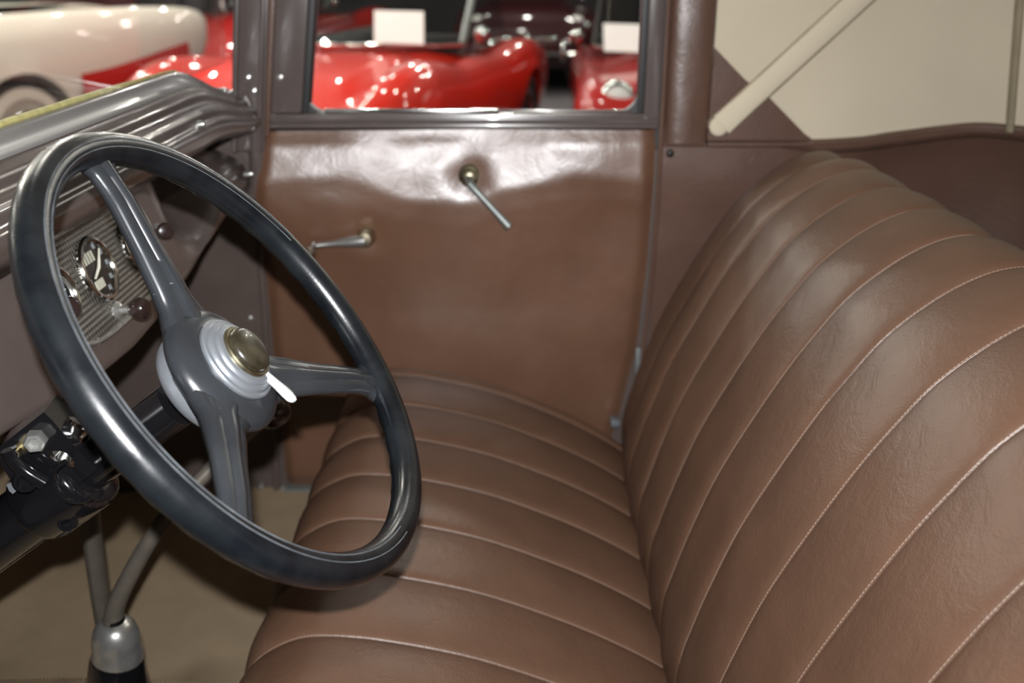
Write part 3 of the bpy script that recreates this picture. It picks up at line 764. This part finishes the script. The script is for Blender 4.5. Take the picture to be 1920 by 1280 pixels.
# ================================================================== CARS IN THE HALL
def interp(tab, x):
    """smooth interpolation of rows sorted by first column"""
    xs = [r[0] for r in tab]
    for i in range(len(xs) - 1):
        if x <= xs[i + 1] or i == len(xs) - 2:
            a, b = tab[i], tab[i + 1]; h = b[0] - a[0]; t = max(0, min(1, (x - a[0]) / h)); out = []
            for c in range(1, len(a)):
                def sl(k):
                    if k <= 0 or k >= len(tab) - 1: return 0
                    return (tab[k + 1][c] - tab[k - 1][c]) / (tab[k + 1][0] - tab[k - 1][0])
                m0, m1 = sl(i) * h, sl(i + 1) * h
                out.append((2 * t ** 3 - 3 * t * t + 1) * a[c] + (t ** 3 - 2 * t * t + t) * m0 + (-2 * t ** 3 + 3 * t * t) * b[c] + (t ** 3 - t * t) * m1)
            return out
def car(name, label, pos, heading, tab, paint, wheels, wr, ws, bulge=0.0, white=False, cove=None, chrome_front=True, lights=True, ornament=False):
    """tab rows: x, half width, sill z, fender crest z, bonnet z.  ws: windscreen (x base, half width, z base, rake, z top)"""
    hx, hy = Vector(heading).normalized(); P0 = Vector((pos[0], pos[1], 0))
    def W(x, y, z): return P0 + Vector((hx * x - hy * y, hy * x + hx * y, z))
    root = thing(name, label, 'car', P0)
    xs0, xs1 = tab[0][0], tab[-1][0]; NS = 70; rings = []
    for k in range(NS + 1):
        x = xs0 + (xs1 - xs0) * k / NS
        w, zb, zf, zh = interp(tab, x)
        bl = bulge * smooth((x - ws[0]) / .3) * smooth((xs1 - .35 - x) / .5)
        half = [(0, zb), (.5 * w, zb), (.90 * w, zb), (.965 * w, zb + .25 * (zf - zb)), (w, zb + .55 * (zf - zb)), (.985 * w, zb + .78 * (zf - zb)), (.945 * w, zf - .045), (.89 * w, zf - .010), (.82 * w, zf), (.74 * w, zf - .012), (.64 * w, .5 * (zf + zh) - .01), (.53 * w, zh - .008), (.46 * w, zh + .1 * bl), (.42 * w, zh + .85 * bl), (.30 * w, zh + bl), (.15 * w, zh + bl + .004), (0, zh + bl + .006)]
        full = half + [(-y, z) for y, z in reversed(half[1:-1])]
        rings.append([W(x, y, z) for y, z in full])
    g = G(); g.loft(rings)
    # wheel arches are cut out of the body
    c = (min(v.x for v in g.v) + max(v.x for v in g.v)) / 2
    body = g.obj('body', paint, root, sharp=None)
    cutters = []
    for xw in wheels:
        w_ = interp(tab, xw)[0]
        for sgn in (-1, 1):
            cg = G(); a0 = W(xw, sgn * (w_ - .26), wr); a1 = W(xw, sgn * (w_ + .2), wr)
            cg.tube([a0, a1], wr + .055, 32); co = cg.obj('cutter', 'tyre'); cutters.append(co)
            md = body.modifiers.new('arch', 'BOOLEAN'); md.object = co; md.operation = 'DIFFERENCE'; md.solver = 'EXACT'
    dg = bpy.context.evaluated_depsgraph_get(); dg.update()
    me = bpy.data.meshes.new_from_object(body.evaluated_get(dg)); body.modifiers.clear(); old = body.data; body.data = me
    me.materials.clear(); me.materials.append(M[paint])
    for p in me.polygons: p.material_index = 0; p.use_smooth = True
    me.set_sharp_from_angle(angle=math.radians(50))
    for co in cutters: bpy.data.objects.remove(co)
    # wheels
    for xw in wheels:
        w_ = interp(tab, xw)[0]
        for sgn in (-1, 1):
            ct = W(xw, sgn * (w_ - .14), wr); axd = (W(0, sgn, 0) - W(0, 0, 0))
            g = G(); g.lathe([(wr * .6, -.09), (wr * .93, -.09), (wr, -.06), (wr, .06), (wr * .94, .09), (wr * .66, .095), (wr * .62, .06)], ct, axd, 32, (0, 0, 1)); ty = g.obj('wheel', 'tyre', root)
            if white:
                g = G(); g.lathe([(wr * .88, .088), (wr * .88, .0965), (wr * .66, .0985), (wr * .66, .088)], ct, axd, 32, (0, 0, 1)); g.obj('whitewall', 'whitewall', ty)
            g = G(); g.lathe([(wr * .64, .03), (wr * .64, .085), (wr * .56, .075), (wr * .45, .085), (wr * .25, .11), (0, .118)], ct, axd, 28, (0, 0, 1)); g.obj('hubcap', 'chrome', ty)
    # windscreen, pillars, dark cabin and roof
    xb, hw, zb_, rake, zt = ws
    def wsp(u, t):
        y = u * hw * (1 - .12 * t); x = xb - .22 * u * u - rake * t; return W(x, y, zb_ + (zt - zb_) * t)
    g = G(); g.grid([[wsp(-1 + k / 10, t / 6) for t in range(7)] for k in range(21)]); g.obj('windscreen', 'car_glass', root)
    for sgn in (-1, 1):
        g = G(); g.tube([wsp(sgn, t / 6) for t in range(7)], .024, 8); g.obj('pillar', 'chrome' if chrome_front else 'steel', root)
    g = G(); g.tube([wsp(-1 + k / 10, 0) for k in range(21)], .013, 8); g.obj('windscreen_base', 'chrome', root)
    g = G(); rows = []
    for k in range(9):
        x = xb - .28 - k * .2; rows.append([W(x, hw * .92 * u, zb_ + .012 - .06 * (1 - u * u)) for u in (-1, -.6, -.2, .2, .6, 1)])
    g.grid(rows); g.obj('cabin', 'car_interior', root)
    g = G(); rows = []
    for k in range(9):
        t = k / 8; x = xb - rake - .12 - t * 1.15; rows.append([W(x, u * hw * .84, zt + .06 * (1 - u * u) * math.sin(PI * (t * .8 + .1)) - .05 * t * t) for u in (-1, -.6, -.2, .2, .6, 1)])
    g.grid(rows); g.obj('roof', paint, root)
    for sgn in (-1, 1):
        g = G(); g.grid([[W(xb - .3 - k * .24, sgn * hw * .98, zb_ + .02), W(xb - rake - .15 - k * .17, sgn * hw * .85, zt - .01)] for k in range(6)]); g.obj('side_window', 'car_glass', root)
    # bumper and lamps
    wn, zbn, zfn, zhn = interp(tab, xs1 - .12)
    zbmp = .44 if wr < .34 else .50
    g = G(); g.tube([W(xs1 - .02 - .30 * abs(u) ** 2.5 + .06, u * (wn * 1.12 + .08), zbmp) for u in [-1 + k / 10 for k in range(21)]], .055, 10, flat=.5); g.obj('bumper', 'chrome', root)
    if lights:
        for sgn in (-1, 1):
            g = G(); ct = W(xs1 - .22, sgn * .66 * interp(tab, xs1 - .4)[0], interp(tab, xs1 - .35)[2] - .10); ax_ = W(1, 0, 0) - W(0, 0, 0)
            g.lathe([(.105, -.20), (.112, .04), (.10, .06), (.09, .05)], ct, ax_, 24, (0, 0, 1)); hl = g.obj('headlamp', 'chrome', root)
            g = G(); g.lathe([(.09, .04), (.09, .055), (.06, .075), (0, .085)], ct, ax_, 24, (0, 0, 1)); g.obj('lens', 'paper', hl)
    if ornament:
        g = G(); g.lathe([(.05, -.12), (.06, -.05), (.05, 0), (.035, .06), (.04, .10), (.02, .16), (0, .18)], W(xs1 + .04, 0, .56), (0, 0, 1), 20); g.obj('bumper_guard', 'chrome', root)
        for sgn in (-1, 1):
            g = G(); g.lathe([(.03, -.12), (.035, .06), (.02, .1), (0, .11)], W(xs1 + .03, sgn * .42, .54), (0, 0, 1), 16); g.obj('bumper_guard', 'chrome', root)
        g = G()
        gr = g.box((-.03, -.36, .62), (.03, .36, .68), .01); gr.v = [W(xs1 - .02 + v.x, v.y, v.z) for v in gr.v]; gr.obj('grille_bar', 'chrome', root)
    # mirrors on both doors
    for sgn in (-1, 1):
        ct = W(xb - .22, sgn * (hw + .13), zb_ + .07); g = G(); g.tube([W(xb - .22, sgn * (hw + .07), zb_ - .06), ct], .010, 8); mi = g.obj('mirror_stalk', 'chrome', root)
        g = G(); g.lathe([(0, -.03), (.035, -.02), (.055, .01), (.055, .02), (0, .022)], ct, W(-1, 0, 0) - W(0, 0, 0), 20, (0, 0, 1)); g.obj('mirror_head', 'chrome', mi)
    if cove:
        for sgn in (-1, 1):
            rows = []
            for k in range(19):
                x = cove[0] + (cove[1] - cove[0]) * k / 18; w_, zb2, zf2, _ = interp(tab, x); t = k / 18
                lo_ = zb2 + .06; hi_ = zb2 + (zf2 - zb2) * (.52 + .10 * t); 
                rows.append([W(x, sgn * (w_ * (.97 + .03 * (1 - abs(2 * q - 1))) + .006), lo_ + (hi_ - lo_) * q) for q in (0, .2, .4, .6, .8, 1)])
            g = G(); g.grid(rows); g.obj('side_cove', 'paint_crimson', root, label='dark red side panel behind the front wheel')
            g = G(); g.tube([r[-1] for r in rows], .014, 8); g.obj('cove_moulding', 'chrome', root)
    return root, W
SPORT = [(-2.75, .55, .34, .70, .68), (-2.6, .76, .26, .80, .76), (-2.2, .84, .2, .88, .82), (-1.6, .89, .2, .94, .86), (-.9, .84, .2, .88, .88), (-.3, .84, .2, .90, .93), (.2, .85, .2, .90, .91), (.75, .88, .2, .97, .87), (1.1, .90, .2, .98, .82), (1.45, .87, .22, .90, .74), (1.7, .76, .30, .70, .62), (1.82, .55, .40, .60, .55)]
car('sports_car', 'bright red sports car with a card behind its windscreen outside the door window', (-1.02, 6.72), (-.23, -.97), SPORT, 'paint_red', [.95, -1.6], .33, (0.0, .66, .985, .62, 1.34), bulge=.05, chrome_front=False, lights=False)
ROAD = [(-2.3, .5, .34, .64, .62), (-2.1, .68, .26, .76, .74), (-1.5, .76, .2, .84, .80), (-.6, .76, .2, .86, .86), (.1, .76, .2, .87, .90), (.8, .76, .2, .86, .86), (1.2, .76, .22, .82, .80), (1.38, .70, .28, .74, .72), (1.46, .58, .36, .62, .60)]
car('roadster', 'crimson roadster facing the window beside the leather pillar', (1.20, 7.05), (-.05, -1), ROAD, 'paint_crimson', [.85, -1.4], .31, (0.0, .60, .93, .42, 1.36))
SALOON = [(-3.2, .6, .4, .8, .78), (-3.0, .82, .3, .92, .92), (-2.2, .90, .25, 1.0, 1.02), (-.8, .90, .25, 1.02, 1.06), (0, .90, .25, 1.0, 1.10), (.7, .90, .25, .98, 1.08), (1.2, .88, .28, .94, 1.02), (1.5, .80, .34, .86, .92), (1.62, .60, .44, .70, .74)]
car('dark_saloon', 'dark maroon saloon with a chrome bumper at the back of the hall', (.20, 13.4), (0, -1), SALOON, 'paint_maroon', [.95, -2.0], .36, (0.0, .68, 1.12, .35, 1.62), ornament=True)
WHITE = [(-3.6, .42, .84, 1.0, .98), (-3.35, .70, .76, 1.12, 1.08), (-2.8, .88, .60, 1.17, 1.14), (-2.0, .93, .34, 1.18, 1.16), (-1.0, .93, .25, 1.16, 1.16), (-.2, .93, .25, 1.15, 1.16), (.5, .92, .25, 1.14, 1.15), (1.1, .92, .27, 1.12, 1.10), (1.5, .86, .33, .98, .98), (1.75, .66, .44, .80, .82)]
car('white_convertible', 'cream white car with whitewall tyres and a dark red side panel beyond the windscreen', (-4.92, 6.23), (-.5, -.87), WHITE, 'paint_white', [1.2, -1.38], .36, (-.2, .70, 1.20, .40, 1.55), white=True, cove=(-3.0, -1.85))
car('crimson_coupe', 'crimson coupe far behind the white car', (-3.0, 12.6), (-.25, -.97), SPORT, 'paint_crimson', [.95, -1.6], .33, (0.0, .66, .985, .62, 1.34), bulge=.04, chrome_front=False, lights=False)
# cards standing against the windscreens
def card(name, label, px0, px1, py0, py1, z_low, lean):
    a, b = onZ(px0, py1, z_low), onZ(px1, py1 + 4, z_low); d = (b - a); up = Vector((-.02, .55, 1)).normalized(); h = (py1 - py0) / F * a.y * 1.05
    nrm = d.cross(up).normalized() * .004; g = G(); c4 = [a, b, b + up * h, a + up * h]
    g.add(c4 + [p + nrm for p in c4], [(0, 1, 2, 3), (4, 5, 6, 7), (0, 1, 5, 4), (1, 2, 6, 5), (2, 3, 7, 6), (3, 0, 4, 7)])
    return tag(g.obj(name, 'paper', smooth=False), label, 'card')
card('information_card', 'white card standing in the windscreen of the bright red sports car', 702, 795, 22, 80, 1.02, .5)
card('information_card', 'white card standing in the windscreen of the crimson roadster', 1133, 1225, 46, 96, .95, .5)
